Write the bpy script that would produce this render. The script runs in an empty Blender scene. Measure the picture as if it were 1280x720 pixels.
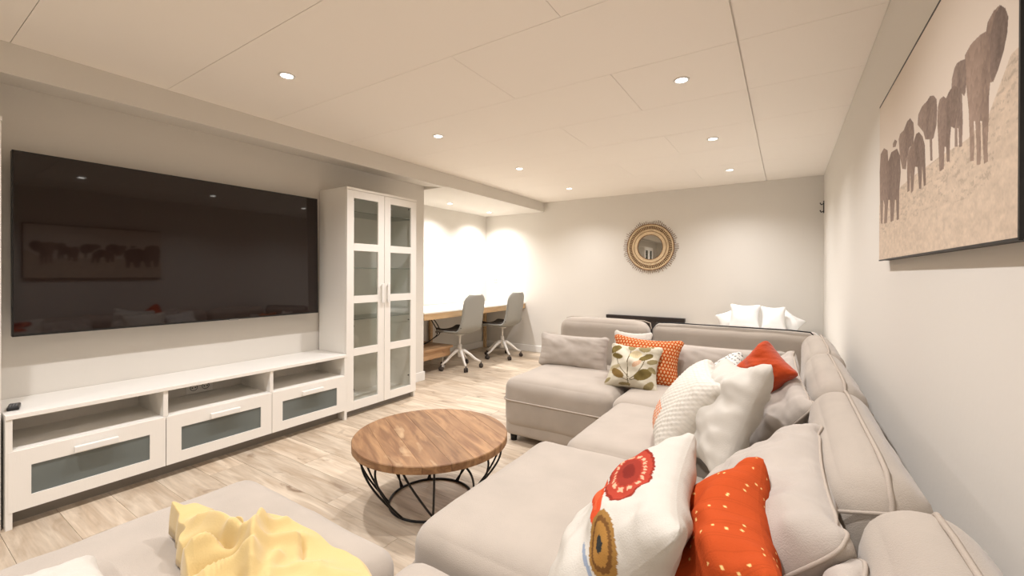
import bpy, bmesh, math, random
import numpy as np
from mathutils import Vector, Matrix, noise

S = bpy.context.scene
C = S.collection
PI = math.pi
R = math.radians

# ------------------------------------------------------------------ camera
F_PX, YAW, PITCH, ROLL, V0, EYE = 531.7, 32.77, -0.13, 0.216, 343.7, 1.189
cam_d = bpy.data.cameras.new('camera')
cam = bpy.data.objects.new('camera', cam_d); C.objects.link(cam)
cam_d.sensor_width = 36.0
cam_d.lens = F_PX / 1280 * 36.0
cam_d.shift_y = (V0 - 360) / 1280
cam_d.clip_start = 0.02
cam.location = (0, 0, EYE)
_y, _p, _r = R(YAW), R(PITCH), R(ROLL)
fw = Vector((-math.sin(_y)*math.cos(_p), math.cos(_y)*math.cos(_p), math.sin(_p)))
rt = Vector((math.cos(_y), math.sin(_y), 0))
up = rt.cross(fw)
rt2 = rt*math.cos(_r) + up*math.sin(_r)
up2 = -rt*math.sin(_r) + up*math.cos(_r)
cam.rotation_euler = Matrix((rt2, up2, -fw)).transposed().to_euler()
S.camera = cam

# ------------------------------------------------------------------ world and exposure
W = bpy.data.worlds.new('world'); S.world = W; W.use_nodes = True
W.node_tree.nodes['Background'].inputs[0].default_value = (1, .93, .85, 1)
W.node_tree.nodes['Background'].inputs[1].default_value = 0.3
S.view_settings.view_transform = 'Standard'
S.view_settings.look = 'None'
S.view_settings.gamma = 1
S.view_settings.use_curve_mapping = False
S.view_settings.exposure = 0.22
LAMP_W = 66.0
LAMP_COL = (1.0, .975, .99)
ALCOVE_W = 78.0

# ------------------------------------------------------------------ room dimensions
CEIL = 2.265
LX, RX = -3.40, 0.34
BY, NY = 5.656, -2.3
BEAM_X, BEAM_Z = -3.066, 2.117
ALX = -4.15
PIER_Y = 3.46

# ------------------------------------------------------------------ materials
def lin(c):
    return tuple(((x/255)/12.92 if x/255 <= .04045 else ((x/255+.055)/1.055)**2.4) for x in c)

def mat(name, col, rough=.6, metal=0, bump=0, bscale=200, var=0, vscale=6, spec=.5, emit=0, trans=0, sheen=0, attr=None, stretch=None, alpha=1):
    m = bpy.data.materials.new(name); m.use_nodes = True
    nt = m.node_tree; b = nt.nodes['Principled BSDF']
    c = lin(col) if max(col) > 1.01 else col
    b.inputs['Base Color'].default_value = (*c, 1)
    b.inputs['Roughness'].default_value = rough
    b.inputs['Metallic'].default_value = metal
    b.inputs['Specular IOR Level'].default_value = spec
    b.inputs['Transmission Weight'].default_value = trans
    if sheen: b.inputs['Sheen Weight'].default_value = sheen
    if emit:
        b.inputs['Emission Color'].default_value = (*c, 1); b.inputs['Emission Strength'].default_value = emit
    tc = nt.nodes.new('ShaderNodeTexCoord')
    mp = nt.nodes.new('ShaderNodeMapping'); nt.links.new(tc.outputs['Object'], mp.inputs[0])
    if stretch: mp.inputs['Scale'].default_value = stretch
    src = None
    if attr:
        a = nt.nodes.new('ShaderNodeAttribute'); a.attribute_name = attr; src = a.outputs['Color']
        nt.links.new(src, b.inputs['Base Color'])
    if var:
        n = nt.nodes.new('ShaderNodeTexNoise'); n.inputs['Scale'].default_value = vscale; n.inputs['Detail'].default_value = 4
        nt.links.new(mp.outputs[0], n.inputs['Vector'])
        rmp = nt.nodes.new('ShaderNodeMapRange'); rmp.inputs[1].default_value = .3; rmp.inputs[2].default_value = .7
        rmp.inputs[3].default_value = 1-var; rmp.inputs[4].default_value = 1+var*.4
        nt.links.new(n.outputs['Fac'], rmp.inputs[0])
        mx = nt.nodes.new('ShaderNodeVectorMath'); mx.operation = 'SCALE'
        if src: nt.links.new(src, mx.inputs[0])
        else: mx.inputs[0].default_value = c
        nt.links.new(rmp.outputs[0], mx.inputs['Scale'])
        nt.links.new(mx.outputs[0], b.inputs['Base Color'])
    if bump:
        n = nt.nodes.new('ShaderNodeTexNoise'); n.inputs['Scale'].default_value = bscale; n.inputs['Detail'].default_value = 3
        nt.links.new(mp.outputs[0], n.inputs['Vector'])
        bp = nt.nodes.new('ShaderNodeBump'); bp.inputs['Strength'].default_value = bump; bp.inputs['Distance'].default_value = .002
        nt.links.new(n.outputs['Fac'], bp.inputs['Height']); nt.links.new(bp.outputs[0], b.inputs['Normal'])
    return m

M_WALL = mat('wall_paint', (224, 219, 210), .85, bump=.15, bscale=60, spec=.2)
M_CEIL = mat('ceiling_paint', (248, 241, 231), .85, bump=.1, bscale=80, spec=.2)
M_TRIM = mat('trim_paint', (236, 233, 227), .45)
M_CAB = mat('white_foil', (240, 236, 228), .38, bump=.12, bscale=30, stretch=(6, 6, 1))
M_CABIN = mat('white_foil_inside', (232, 226, 216), .5)
M_FROST = mat('frosted_glass', (104, 111, 108), .28, spec=.5, var=.05, vscale=3)
M_KICK = mat('plinth_grey', (150, 144, 136), .6)
M_GAP = mat('dark_void', (22, 19, 17), .9)
M_SCREEN = mat('tv_screen', (26, 13, 9), .035, spec=.5)
M_BLACKP = mat('black_plastic', (14, 13, 13), .4)
M_GREYP = mat('grey_button_rubber', (95, 95, 95), .5)
M_SILVER = mat('silver_logo', (170, 170, 170), .3, metal=1)
M_FAB = mat('sofa_fabric', (177, 166, 153), .95, bump=.5, bscale=420, var=.07, vscale=8, spec=.15, sheen=.25)
M_FABD = mat('sofa_piping', (178, 166, 153), .95, bump=.4, bscale=500, spec=.1)
M_FEET = mat('black_feet', (20, 18, 17), .6)
M_CUSH = mat('cushion_fabric', (182, 172, 161), .95, bump=.5, bscale=420, var=.06, vscale=10, spec=.15, sheen=.25)
M_WHITEF = mat('cream_cotton', (202, 196, 185), .95, bump=.5, bscale=350, var=.04, vscale=12, spec=.1, sheen=.2)
M_BEDW = mat('white_bed_linen', (248, 247, 244), .9, bump=.3, bscale=120, spec=.1)
M_ORANGE = mat('orange_cotton', (182, 70, 32), .95, bump=.8, bscale=160, var=.12, vscale=25, spec=.08, sheen=.2)
M_PRINT = mat('printed_cotton', (230, 225, 215), .95, bump=.4, bscale=350, attr='print', spec=.08)
M_BED = mat('bed_sheet_white', (246, 243, 238), .9)
M_YELL = mat('yellow_cotton', (206, 180, 124), .93, bump=.3, bscale=300, spec=.1, sheen=.3)
M_IRON = mat('black_iron', (16, 14, 13), .45, metal=.3)
M_CANVAS = mat('canvas_print', (200, 190, 180), .8, attr='print', bump=.1, bscale=500, spec=.2)
M_FRAME = mat('black_frame', (18, 16, 15), .5)
M_RATTAN = mat('rattan', (222, 198, 160), .7, bump=.4, bscale=200, var=.15, vscale=30)
M_RATTAND = mat('dark_rattan', (140, 104, 70), .7)
M_MIRROR = mat('mirror_glass', (225, 225, 222), .02, metal=1)
M_CHAIR = mat('grey_chair_fabric', (158, 156, 148), .9, bump=.4, bscale=350, spec=.15)
M_CHAIRD = mat('dark_chair_pad', (70, 61, 54), .92, bump=.4, bscale=350)
M_CHAIRW = mat('white_powder_coat', (235, 230, 222), .4)
M_DARKW = mat('black_brown_wood', (38, 29, 26), .55, bump=.2, bscale=40, var=.2, vscale=12, stretch=(1, 8, 8))
M_EMIT = mat('lamp_lens', (1.0, .95, .88), .4, emit=14)
M_DOOR = mat('dark_door', (52, 47, 44), .6)
M_CHROME = mat('chrome', (200, 198, 192), .15, metal=1)

def glass_mat(nm='clear_glass', tint=(.96, .97, .96, 1), bl=.12):
    m = bpy.data.materials.new(nm); m.use_nodes = True
    nt = m.node_tree; nt.nodes.remove(nt.nodes['Principled BSDF'])
    out = nt.nodes['Material Output']
    tr = nt.nodes.new('ShaderNodeBsdfTransparent'); tr.inputs[0].default_value = tint
    gl = nt.nodes.new('ShaderNodeBsdfGlossy'); gl.inputs['Roughness'].default_value = .03
    fr = nt.nodes.new('ShaderNodeLayerWeight'); fr.inputs[0].default_value = bl
    mx = nt.nodes.new('ShaderNodeMixShader')
    nt.links.new(fr.outputs['Facing'], mx.inputs[0]); nt.links.new(tr.outputs[0], mx.inputs[1]); nt.links.new(gl.outputs[0], mx.inputs[2])
    nt.links.new(mx.outputs[0], out.inputs[0])
    return m
M_GLASS = glass_mat()
M_GSHELF = glass_mat('glass_shelf_edge', (.72, .82, .78, 1), .3)

def wood_mat(name, c1, c2, cknot, axis=0, rough=.45, knots=True, randomize=True, vs=1.0):
    """plank wood; grain runs along object axis"""
    m = bpy.data.materials.new(name); m.use_nodes = True
    nt = m.node_tree; N = nt.nodes.new; L = nt.links.new
    b = nt.nodes['Principled BSDF']; b.inputs['Roughness'].default_value = rough
    tc = N('ShaderNodeTexCoord'); oi = N('ShaderNodeObjectInfo')
    add = N('ShaderNodeVectorMath'); add.operation = 'MULTIPLY_ADD'
    comb = N('ShaderNodeCombineXYZ')
    for i in range(3): L(oi.outputs['Random'], comb.inputs[i])
    L(comb.outputs[0], add.inputs[0]); add.inputs[1].default_value = (37, 61, 13) if randomize else (0, 0, 0)
    L(tc.outputs['Object'], add.inputs[2])
    mp = N('ShaderNodeMapping'); L(add.outputs[0], mp.inputs[0])
    sc = [7*vs, 7*vs, 7*vs]; sc[axis] = 1.1*vs; mp.inputs['Scale'].default_value = sc
    n1 = N('ShaderNodeTexNoise'); n1.inputs['Scale'].default_value = 2.2; n1.inputs['Detail'].default_value = 8; n1.inputs['Distortion'].default_value = 1.2
    L(mp.outputs[0], n1.inputs['Vector'])
    r1 = N('ShaderNodeValToRGB'); r1.color_ramp.elements[0].position = .36; r1.color_ramp.elements[1].position = .66
    r1.color_ramp.elements[0].color = (*lin(c2), 1); r1.color_ramp.elements[1].color = (*lin(c1), 1)
    L(n1.outputs['Fac'], r1.inputs[0])
    mp2 = N('ShaderNodeMapping'); L(add.outputs[0], mp2.inputs[0])
    sc = [60, 60, 60]; sc[axis] = 3; mp2.inputs['Scale'].default_value = sc
    n2 = N('ShaderNodeTexNoise'); n2.inputs['Scale'].default_value = 1.5; n2.inputs['Detail'].default_value = 4
    L(mp2.outputs[0], n2.inputs['Vector'])
    mr = N('ShaderNodeMapRange'); mr.inputs[1].default_value = .3; mr.inputs[2].default_value = .7; mr.inputs[3].default_value = .88; mr.inputs[4].default_value = 1.06
    L(n2.outputs['Fac'], mr.inputs[0])
    s = N('ShaderNodeVectorMath'); s.operation = 'SCALE'; L(r1.outputs[0], s.inputs[0]); L(mr.outputs[0], s.inputs['Scale'])
    last = s.outputs[0]
    if randomize:
        mr2 = N('ShaderNodeMapRange'); mr2.inputs[3].default_value = .86; mr2.inputs[4].default_value = 1.08
        L(oi.outputs['Random'], mr2.inputs[0])
        s2 = N('ShaderNodeVectorMath'); s2.operation = 'SCALE'; L(last, s2.inputs[0]); L(mr2.outputs[0], s2.inputs['Scale']); last = s2.outputs[0]
    if knots:
        mp3 = N('ShaderNodeMapping'); L(add.outputs[0], mp3.inputs[0])
        sc = [9, 9, 9]; sc[axis] = 3.2; mp3.inputs['Scale'].default_value = sc
        n3 = N('ShaderNodeTexNoise'); n3.inputs['Scale'].default_value = 1.3; n3.inputs['Detail'].default_value = 5; n3.inputs['Distortion'].default_value = .8
        L(mp3.outputs[0], n3.inputs['Vector'])
        r3 = N('ShaderNodeValToRGB'); r3.color_ramp.elements[0].position = .63; r3.color_ramp.elements[1].position = .78
        r3.color_ramp.elements[0].color = (0, 0, 0, 1); r3.color_ramp.elements[1].color = (.85, .85, .85, 1)
        L(n3.outputs['Fac'], r3.inputs[0])
        mx = N('ShaderNodeMix'); mx.data_type = 'RGBA'
        L(r3.outputs[0], mx.inputs[0]); L(last, mx.inputs[6]); mx.inputs[7].default_value = (*lin(cknot), 1); last = mx.outputs[2]
    L(last, b.inputs['Base Color'])
    bp = N('ShaderNodeBump'); bp.inputs['Strength'].default_value = .2; bp.inputs['Distance'].default_value = .002
    L(n2.outputs['Fac'], bp.inputs['Height']); L(bp.outputs[0], b.inputs['Normal'])
    return m
M_FLOOR = wood_mat('oak_laminate', (214, 198, 176), (184, 164, 140), (112, 86, 64), 0, .42)
M_TABLE = wood_mat('teak_top', (168, 128, 88), (128, 90, 58), (200, 172, 134), 1, .5, vs=1.3)
M_DESKT = mat('desk_top_white', (244, 238, 226), .4)
M_DESK = wood_mat('desk_pine', (214, 182, 140), (196, 160, 116), (140, 96, 60), 1, .5, knots=False)
M_TROL = wood_mat('trolley_wood', (196, 158, 118), (168, 128, 90), (110, 70, 46), 1, .5)

# ------------------------------------------------------------------ helpers
def link(name, me, material=None, parent=None, smooth=False):
    o = bpy.data.objects.new(name, me); C.objects.link(o)
    if material is not None and not me.materials: me.materials.append(material)
    if parent is not None: o.parent = parent
    if smooth:
        for p in me.polygons: p.use_smooth = True
    return o

def obj(name, bm, material, parent=None, smooth=False):
    me = bpy.data.meshes.new(name); bm.normal_update(); bm.to_mesh(me); bm.free()
    return link(name, me, material, parent, smooth)

def tag(o, label, cat, group=None):
    o['label'] = label; o['category'] = cat
    if group: o['group'] = group
    return o

def thing(name, label, cat, loc=(0, 0, 0), rz=0, group=None):
    o = bpy.data.objects.new(name, None); C.objects.link(o)
    o.location = loc; o.rotation_euler = (0, 0, rz); o.empty_display_size = .1
    return tag(o, label, cat, group)

def struct(name, bm, m, parent=None):
    o = obj(name, bm, m, parent)
    o['kind'] = 'structure'
    return o

def box(bm, x0, x1, y0, y1, z0, z1, bev=0, seg=2):
    r = bmesh.ops.create_cube(bm, size=1)
    vs = r['verts']
    bmesh.ops.scale(bm, vec=(abs(x1-x0), abs(y1-y0), abs(z1-z0)), verts=vs)
    bmesh.ops.translate(bm, vec=((x0+x1)/2, (y0+y1)/2, (z0+z1)/2), verts=vs)
    if bev:
        es = list({e for v in vs for e in v.link_edges})
        bmesh.ops.bevel(bm, geom=es, offset=bev, segments=seg, affect='EDGES', profile=.5, clamp_overlap=True)
    return bm

def bx(*a, **k): return box(bmesh.new(), *a, **k)

def tube(bm, pts, r, n=8, closed=False, caps=True):
    pts = [Vector(p) for p in pts]; m = len(pts)
    rs = r if isinstance(r, (list, tuple)) else [r]*m
    rings = []; prev = None
    for i, p in enumerate(pts):
        if closed: t = pts[(i+1) % m]-pts[i-1]
        else: t = pts[min(i+1, m-1)]-pts[max(i-1, 0)]
        t.normalize()
        if prev is None:
            a = Vector((0, 0, 1)) if abs(t.z) < .9 else Vector((1, 0, 0))
            u = t.cross(a).normalized()
        else:
            u = (prev - t*prev.dot(t)).normalized()
        prev = u; v = t.cross(u)
        rings.append([bm.verts.new(p+(u*math.cos(2*PI*k/n)+v*math.sin(2*PI*k/n))*rs[i]) for k in range(n)])
    for i in range(m if closed else m-1):
        a, b = rings[i], rings[(i+1) % m]
        for k in range(n): bm.faces.new((a[k], a[(k+1) % n], b[(k+1) % n], b[k]))
    if caps and not closed:
        bm.faces.new(rings[0][::-1]); bm.faces.new(rings[-1])
    return bm

def lathe(bm, prof, n=32, c=(0, 0, 0), cap=True):
    rings = []
    for r, z in prof:
        rings.append([bm.verts.new((c[0]+r*math.cos(2*PI*k/n), c[1]+r*math.sin(2*PI*k/n), c[2]+z)) for k in range(n)])
    for a, b in zip(rings, rings[1:]):
        for k in range(n): bm.faces.new((a[k], a[(k+1) % n], b[(k+1) % n], b[k]))
    if cap:
        bm.faces.new(rings[0][::-1]); bm.faces.new(rings[-1])
    return bm

def soft_box(x0, x1, y0, y1, z0, z1, r=.05, puff_top=0, puff_side=0, puff_bot=0, n=18, seed=0, wr=.004):
    """upholstered block: rounded edges, domed faces, slight wrinkles"""
    bm = bmesh.new()
    cx, cy, cz = (x0+x1)/2, (y0+y1)/2, (z0+z1)/2
    hx, hy, hz = (x1-x0)/2, (y1-y0)/2, (z1-z0)/2
    bmesh.ops.create_cube(bm, size=2)
    bmesh.ops.subdivide_edges(bm, edges=bm.edges[:], cuts=n, use_grid_fill=True)
    h = (hx, hy, hz)
    for v in bm.verts:
        q = v.co.copy()
        # denser sampling toward the edges
        s = [math.sin(q[i]*PI/2*.92)/math.sin(PI/2*.92) for i in range(3)]
        p = Vector([s[i]*h[i] for i in range(3)])
        inn = Vector([max(-(h[i]-r), min(h[i]-r, p[i])) for i in range(3)])
        d = p-inn
        if d.length > 1e-9:
            # keep faces flat, round only edges and corners
            act = [abs(d[i]) > 1e-9 for i in range(3)]
            d = d.normalized()*r if sum(act) > 1 else d.normalized()*r
            p = inn+d
        dome = (1-abs(s[0])**2.5)*(1-abs(s[1])**2.5)
        if s[2] > 0: p.z += puff_top*dome*max(0, s[2])
        else: p.z -= puff_bot*dome*max(0, -s[2])
        if puff_side:
            k = (1-s[2]**2)
            p.x += puff_side*s[0]*k*(1-abs(s[1])**3); p.y += puff_side*s[1]*k*(1-abs(s[0])**3)
        w = noise.noise(Vector((p.x*6+seed*3.1, p.y*6, p.z*6)))*wr + noise.noise(Vector((p.x*17+seed, p.y*17, p.z*17)))*wr*.45
        nn = Vector((s[0]**3, s[1]**3, s[2]**3))
        if nn.length > 1e-6: p += nn.normalized()*w
        v.co = Vector((cx, cy, cz))+p
    bmesh.ops.recalc_face_normals(bm, faces=bm.faces[:])
    return bm

def rr_loop(x0, x1, y0, y1, r, z, n=6):
    pts = []
    for cx, cy, a0 in ((x1-r, y1-r, 0), (x0+r, y1-r, 90), (x0+r, y0+r, 180), (x1-r, y0+r, 270)):
        for k in range(n+1):
            a = R(a0+90*k/n); pts.append((cx+r*math.cos(a), cy+r*math.sin(a), z))
    out = []
    for i, p in enumerate(pts):   # subdivide long runs
        q = pts[(i+1) % len(pts)]
        L = (Vector(q)-Vector(p)).length; m = max(1, int(L/.05))
        for k in range(m): out.append(tuple(Vector(p).lerp(Vector(q), k/m)))
    return out

# ------------------------------------------------------------------ pillows by a small pressure cloth solver
def up_grid(G, k):
    """Catmull-Rom upsample a (n,n,3) grid k times along both axes"""
    def ax(A):
        P = np.concatenate([2*A[:1]-A[1:2], A, 2*A[-1:]-A[-2:-1]])
        n = A.shape[0]-1; out = []
        for i in range(n):
            p0, p1, p2, p3 = P[i], P[i+1], P[i+2], P[i+3]
            for j in range(k):
                t = j/k
                out.append(.5*((2*p1)+(-p0+p2)*t+(2*p0-5*p1+4*p2-p3)*t*t+(-p0+3*p1-3*p2+p3)*t**3))
        out.append(A[-1]); return np.array(out)
    B = ax(G); B = ax(B.transpose(1, 0, 2)).transpose(1, 0, 2)
    return B

def sim_pillow(w, h, fat, seed=0, N=24, iters=240, sag=0.0, ny=None):
    rng = np.random.RandomState(seed)
    n = N+1
    u, v = np.meshgrid(np.linspace(-.5, .5, n), np.linspace(-.5, .5, n), indexing='ij')
    idt = np.arange(n*n).reshape(n, n)
    idb = idt.copy(); c = n*n
    for i in range(1, n-1):
        for j in range(1, n-1): idb[i, j] = c; c += 1
    X = np.zeros((c, 3))
    bump = .02*(1-(2*u)**2)*(1-(2*v)**2)
    X[idt.ravel()] = np.stack([u*w, v*h, bump], -1).reshape(-1, 3)
    inner = idb[1:-1, 1:-1].ravel()
    X[inner] = np.stack([(u*w)[1:-1, 1:-1], (v*h)[1:-1, 1:-1], -bump[1:-1, 1:-1]], -1).reshape(-1, 3)
    X += rng.randn(*X.shape)*.0015
    E = []
    for I in (idt, idb):
        for di, dj, st in ((1, 0, 1), (0, 1, 1), (1, 1, .5), (1, -1, .5), (2, 0, .12), (0, 2, .12)):
            i0, i1 = 0, n-di
            j0, j1 = (0, n-dj) if dj >= 0 else (-dj, n)
            a = I[i0:i1, j0:j1]; b = I[i0+di:i1+di, j0+dj:j1+dj]
            L = math.hypot(di*w/N, dj*h/N)
            E.append(np.stack([a.ravel(), b.ravel(), np.full(a.size, L), np.full(a.size, st)], -1))
    E = np.concatenate(E); a = E[:, 0].astype(int); b = E[:, 1].astype(int); L = E[:, 2]; st = E[:, 3]
    val = np.bincount(a, minlength=c)+np.bincount(b, minlength=c)
    F = []
    for I, s in ((idt, 1), (idb, -1)):
        q = np.stack([I[:-1, :-1], I[1:, :-1], I[1:, 1:], I[:-1, 1:]], -1).reshape(-1, 4)
        F.append(q if s > 0 else q[:, ::-1])
    F = np.concatenate(F)
    V = np.zeros_like(X); rng2 = rng.rand(8)*6.28
    for it in range(iters):
        d1 = X[F[:, 2]]-X[F[:, 0]]; d2 = X[F[:, 3]]-X[F[:, 1]]
        nr = np.cross(d1, d2)*.5
        vol = (nr*X[F].mean(1)).sum()/3
        P = fat*(1-min(1.3, vol/(w*h*.30*min(w, h)*fat**.5+1e-9))*.85)*9
        f = np.zeros_like(X)
        for k in range(4):
            for d in range(3): f[:, d] += np.bincount(F[:, k], weights=nr[:, d], minlength=c)
        V = V*.90+f*P*1.6
        V[:, 1] -= sag*.0006
        Xn = X+V*.5; X0 = X; X = Xn
        for sub in range(5):
            D = X[b]-X[a]; l = np.linalg.norm(D, axis=1)+1e-9
            cf = (st*(l-L)/l)[:, None]*D*.5
            cf[(L > 1.5*w/N*1.2) & (l < L)] *= 1.0
            g = np.zeros_like(X)
            for d in range(3):
                g[:, d] = np.bincount(a, weights=cf[:, d], minlength=c)-np.bincount(b, weights=cf[:, d], minlength=c)
            X = X+g/val[:, None]*3.0
        V = (X-X0)*1.2
    return X[idt], X[idb]

SIMS = {}
def pillow_grids(key, *a, **k):
    if key not in SIMS: SIMS[key] = sim_pillow(*a, **k)
    return SIMS[key]

def pillow(name, sim, center, normal, upv, material, size=None, parent=None, k=2, color=None, bend=None, thick=1.0, piping=None, wr=.0, corner=.10, pucker=.0045):
    """two sewn grids; size scales the simulated sheet; colour attribute from color(u,v,front)"""
    T, B = sim
    T = up_grid(T, k).copy(); B = up_grid(B, k).copy()
    n = T.shape[0]
    sx, sy = (size if size else (1, 1))
    for A in (T, B):
        A[:, :, 0] *= sx; A[:, :, 1] *= sy; A[:, :, 2] *= thick
    uu = np.abs(np.linspace(-1, 1, n)); cr = (uu[:, None]*uu[None])**6
    for A in (T, B):
        A[:, :, :2] *= (1-corner*cr)[..., None]
    if wr:
        for A, s0 in ((T, 0), (B, 9)):
            for i in range(n):
                for j in range(n):
                    e = 1-max(abs(2*i/(n-1)-1), abs(2*j/(n-1)-1))**6
                    p = A[i, j]
                    A[i, j, 2] += e*wr*(noise.noise(Vector((p[0]*9+s0, p[1]*15+sx*7, 0)))+.5*noise.noise(Vector((p[0]*26, p[1]*20+s0, 3))))
    # small gathers running in from the seams
    lin_ = np.linspace(-1, 1, n); U_, V_ = np.meshgrid(lin_, lin_, indexing='ij'); ph = sx*31+sy*17
    for A, sg in ((T, 1), (B, -1)):
        for P1, P2 in ((U_, V_), (V_, U_)):
            e = np.exp(-(1-np.abs(P1))/.16)*(1-np.abs(P1)**8)
            A[:, :, 2] += sg*pucker*e*(np.sin(P2*19+ph+np.sign(P1))+.6*np.sin(P2*37+ph*2+P1*2))*(1-np.abs(P2)**6)
        g_ = np.sin((U_*.8+V_*.6)*7+ph+1.6*np.sin(V_*3+ph))
        A[:, :, 2] += sg*pucker*1.1*(1-U_**4)*(1-V_**4)*np.sign(g_)*np.abs(g_)**3*.8
    if bend:
        for A in (T, B): bend(A)
    idt = np.arange(n*n).reshape(n, n); idb = idt.copy(); c = n*n
    m = np.zeros((n, n), bool); m[1:-1, 1:-1] = True
    idb[m] = c+np.arange(m.sum())
    V = np.concatenate([T.reshape(-1, 3), B[m]])
    F = np.concatenate([np.stack([idt[:-1, :-1], idt[1:, :-1], idt[1:, 1:], idt[:-1, 1:]], -1).reshape(-1, 4),
                        np.stack([idb[:-1, :-1], idb[:-1, 1:], idb[1:, 1:], idb[1:, :-1]], -1).reshape(-1, 4)])
    z = Vector(normal).normalized(); y = Vector(upv); y = (y-z*y.dot(z)).normalized(); x = y.cross(z)
    me = bpy.data.meshes.new(name)
    me.from_pydata(V.tolist(), [], F.tolist())
    if color:
        at = me.color_attributes.new('print', 'FLOAT_COLOR', 'POINT')
        cols = np.ones((len(V), 4))
        lu = np.linspace(0, 1, n); U, Vv = np.meshgrid(lu, lu, indexing='ij')
        ct = color(U, Vv, True); cb = color(U, Vv, False)
        cols[:n*n, :3] = ct.reshape(-1, 3); cols[n*n:, :3] = cb[m]
        at.data.foreach_set('color', cols.ravel())
    o = link(name, me, material, parent, smooth=True)
    o.matrix_world = Matrix.Translation(Vector(center)) @ Matrix((x, y, z)).transposed().to_4x4()
    if piping:
        bm = bmesh.new()
        edge = [T[i, 0] for i in range(n)]+[T[-1, j] for j in range(1, n)]+[T[i, -1] for i in range(n-2, -1, -1)]+[T[0, j] for j in range(n-2, 0, -1)]
        tube(bm, edge, piping[0], 6, closed=True)
        obj('piping', bm, piping[1], o, True)
    return o

def srgb(c): return np.array(lin(c))

# ================================================================== STRUCTURE
fl = bpy.data.objects.new('floor', bx(-4.3, .5, NY-.1, BY+.1, -.06, -.012) and bpy.data.meshes.new('floor'))
C.objects.link(fl); fl['kind'] = 'structure'
_b = bx(-4.3, .5, NY-.1, BY+.1, -.06, -.012); _b.to_mesh(fl.data); _b.free(); fl.data.materials.append(M_GAP)
rnd = random.Random(4)
PL, PW = 1.38, .193
cache = {}
row = 0; y = -.02
while y < BY+.02:
    x = .36 - (row*.47 % PL) + (PL if row*.47 % PL > .02 else 0)
    x1 = RX-.0
    cuts = [RX]
    xx = RX - ((row*.53) % PL)
    while xx > ALX+.02:
        if xx < RX-.05: cuts.append(xx)
        xx -= PL
    cuts.append(ALX)
    for a, b in zip(cuts, cuts[1:]):
        L = round(a-b-.0015, 3)
        if L < .03: continue
        if a < LX+.02 and y < 3.2: continue
        w = min(PW, BY-y)
        if w < .02: continue
        key = (L, round(w, 3))
        if key not in cache:
            bm = bx(0, L, 0, w-.0015, -.012, 0)
            me = bpy.data.meshes.new('floor_plank'); bm.to_mesh(me); bm.free(); me.materials.append(M_FLOOR); cache[key] = me
        o = link('floor_plank', cache[key], None, fl); o.location = (b, y, 0)
    y += PW; row += 1
# boards behind the camera, out of view, joined
bm = bmesh.new(); y = -.02-PW
while y > NY-.1:
    box(bm, LX, RX, y, y+PW-.0015, -.012, 0); y -= PW
o = obj('rear_boards', bm, M_FLOOR, fl); o['kind'] = 'stuff'

# ceiling with separate boards
ce = struct('ceiling', bx(LX-.9, RX+.15, NY-.1, BY+.1, CEIL+.012, CEIL+.06), M_CEIL)
cols_a = [(BEAM_X-.0, -.797), (-.797, -.192), (-.186, RX)]
cols_b = [(BEAM_X-.0, -1.4), (-1.4, -.192), (-.186, RX)]
pcache = {}
y = .393-.6*5; r_ = 0
while y < BY:
    y1 = min(y+.602, BY)
    y0 = max(y, NY)
    for (a, b) in (cols_b if r_ % 2 else cols_a):
        g = .0011
        o = obj('ceiling_panel', bx(a+g, b-g, y0+g, y1-g, CEIL, CEIL+.0125), M_CEIL, ce)
    y += .602; r_ += 1

struct('wall_right', bx(RX, RX+.12, NY, BY, 0, CEIL+.01), M_WALL)
struct('wall_back', bx(ALX-.1, RX+.12, BY, BY+.12, 0, CEIL+.01), M_WALL)
struct('wall_left', bx(ALX, LX, NY, PIER_Y, 0, CEIL+.01), M_WALL)
struct('wall_alcove', bx(ALX-.12, ALX, PIER_Y-.1, BY, 0, CEIL+.01), M_WALL)
# boxed beam along the left wall; its underside rises a little towards the wall
bm = bmesh.new()
v = [bm.verts.new(p) for p in ((BEAM_X, NY, CEIL+.01), (BEAM_X, NY, BEAM_Z), (LX-.02, NY, 2.165), (LX-.02, NY, CEIL+.01))]
w_ = [bm.verts.new((q.co.x, PIER_Y, q.co.z)) for q in v]
bm.faces.new(v); bm.faces.new(w_[::-1])
for i in range(4): bm.faces.new((v[i], w_[i], w_[(i+1) % 4], v[(i+1) % 4]))
bmesh.ops.recalc_face_normals(bm, faces=bm.faces[:])
struct('trim_1', bm, M_WALL)
struct('trim_2', bx(ALX, BEAM_X, PIER_Y, BY, BEAM_Z+.008, CEIL+.01), M_WALL)
def bboard(name, x0, x1, y0, y1):
    bm = bx(x0, x1, y0, y1, 0, .10, bev=.004, seg=1); struct(name, bm, M_TRIM)
bboard('baseboard_back', ALX, -.1, BY-.014, BY)
bboard('baseboard_left', LX, LX+.014, 3.03, PIER_Y+.014)
bboard('baseboard_alcove', ALX, ALX+.014, PIER_Y, BY-.014)
bboard('baseboard_right', RX-.014, RX, NY, BY-.02)

# rear wall behind the camera, with a dark door (seen only in the mirror)
struct('wall_front', bx(LX-.1, RX+.12, NY-.12, NY, 0, CEIL+.01), M_WALL)
dr = struct('door_1', bx(-2.9, -2.15, NY, NY+.03, 0, 2.0), M_DOOR)

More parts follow.
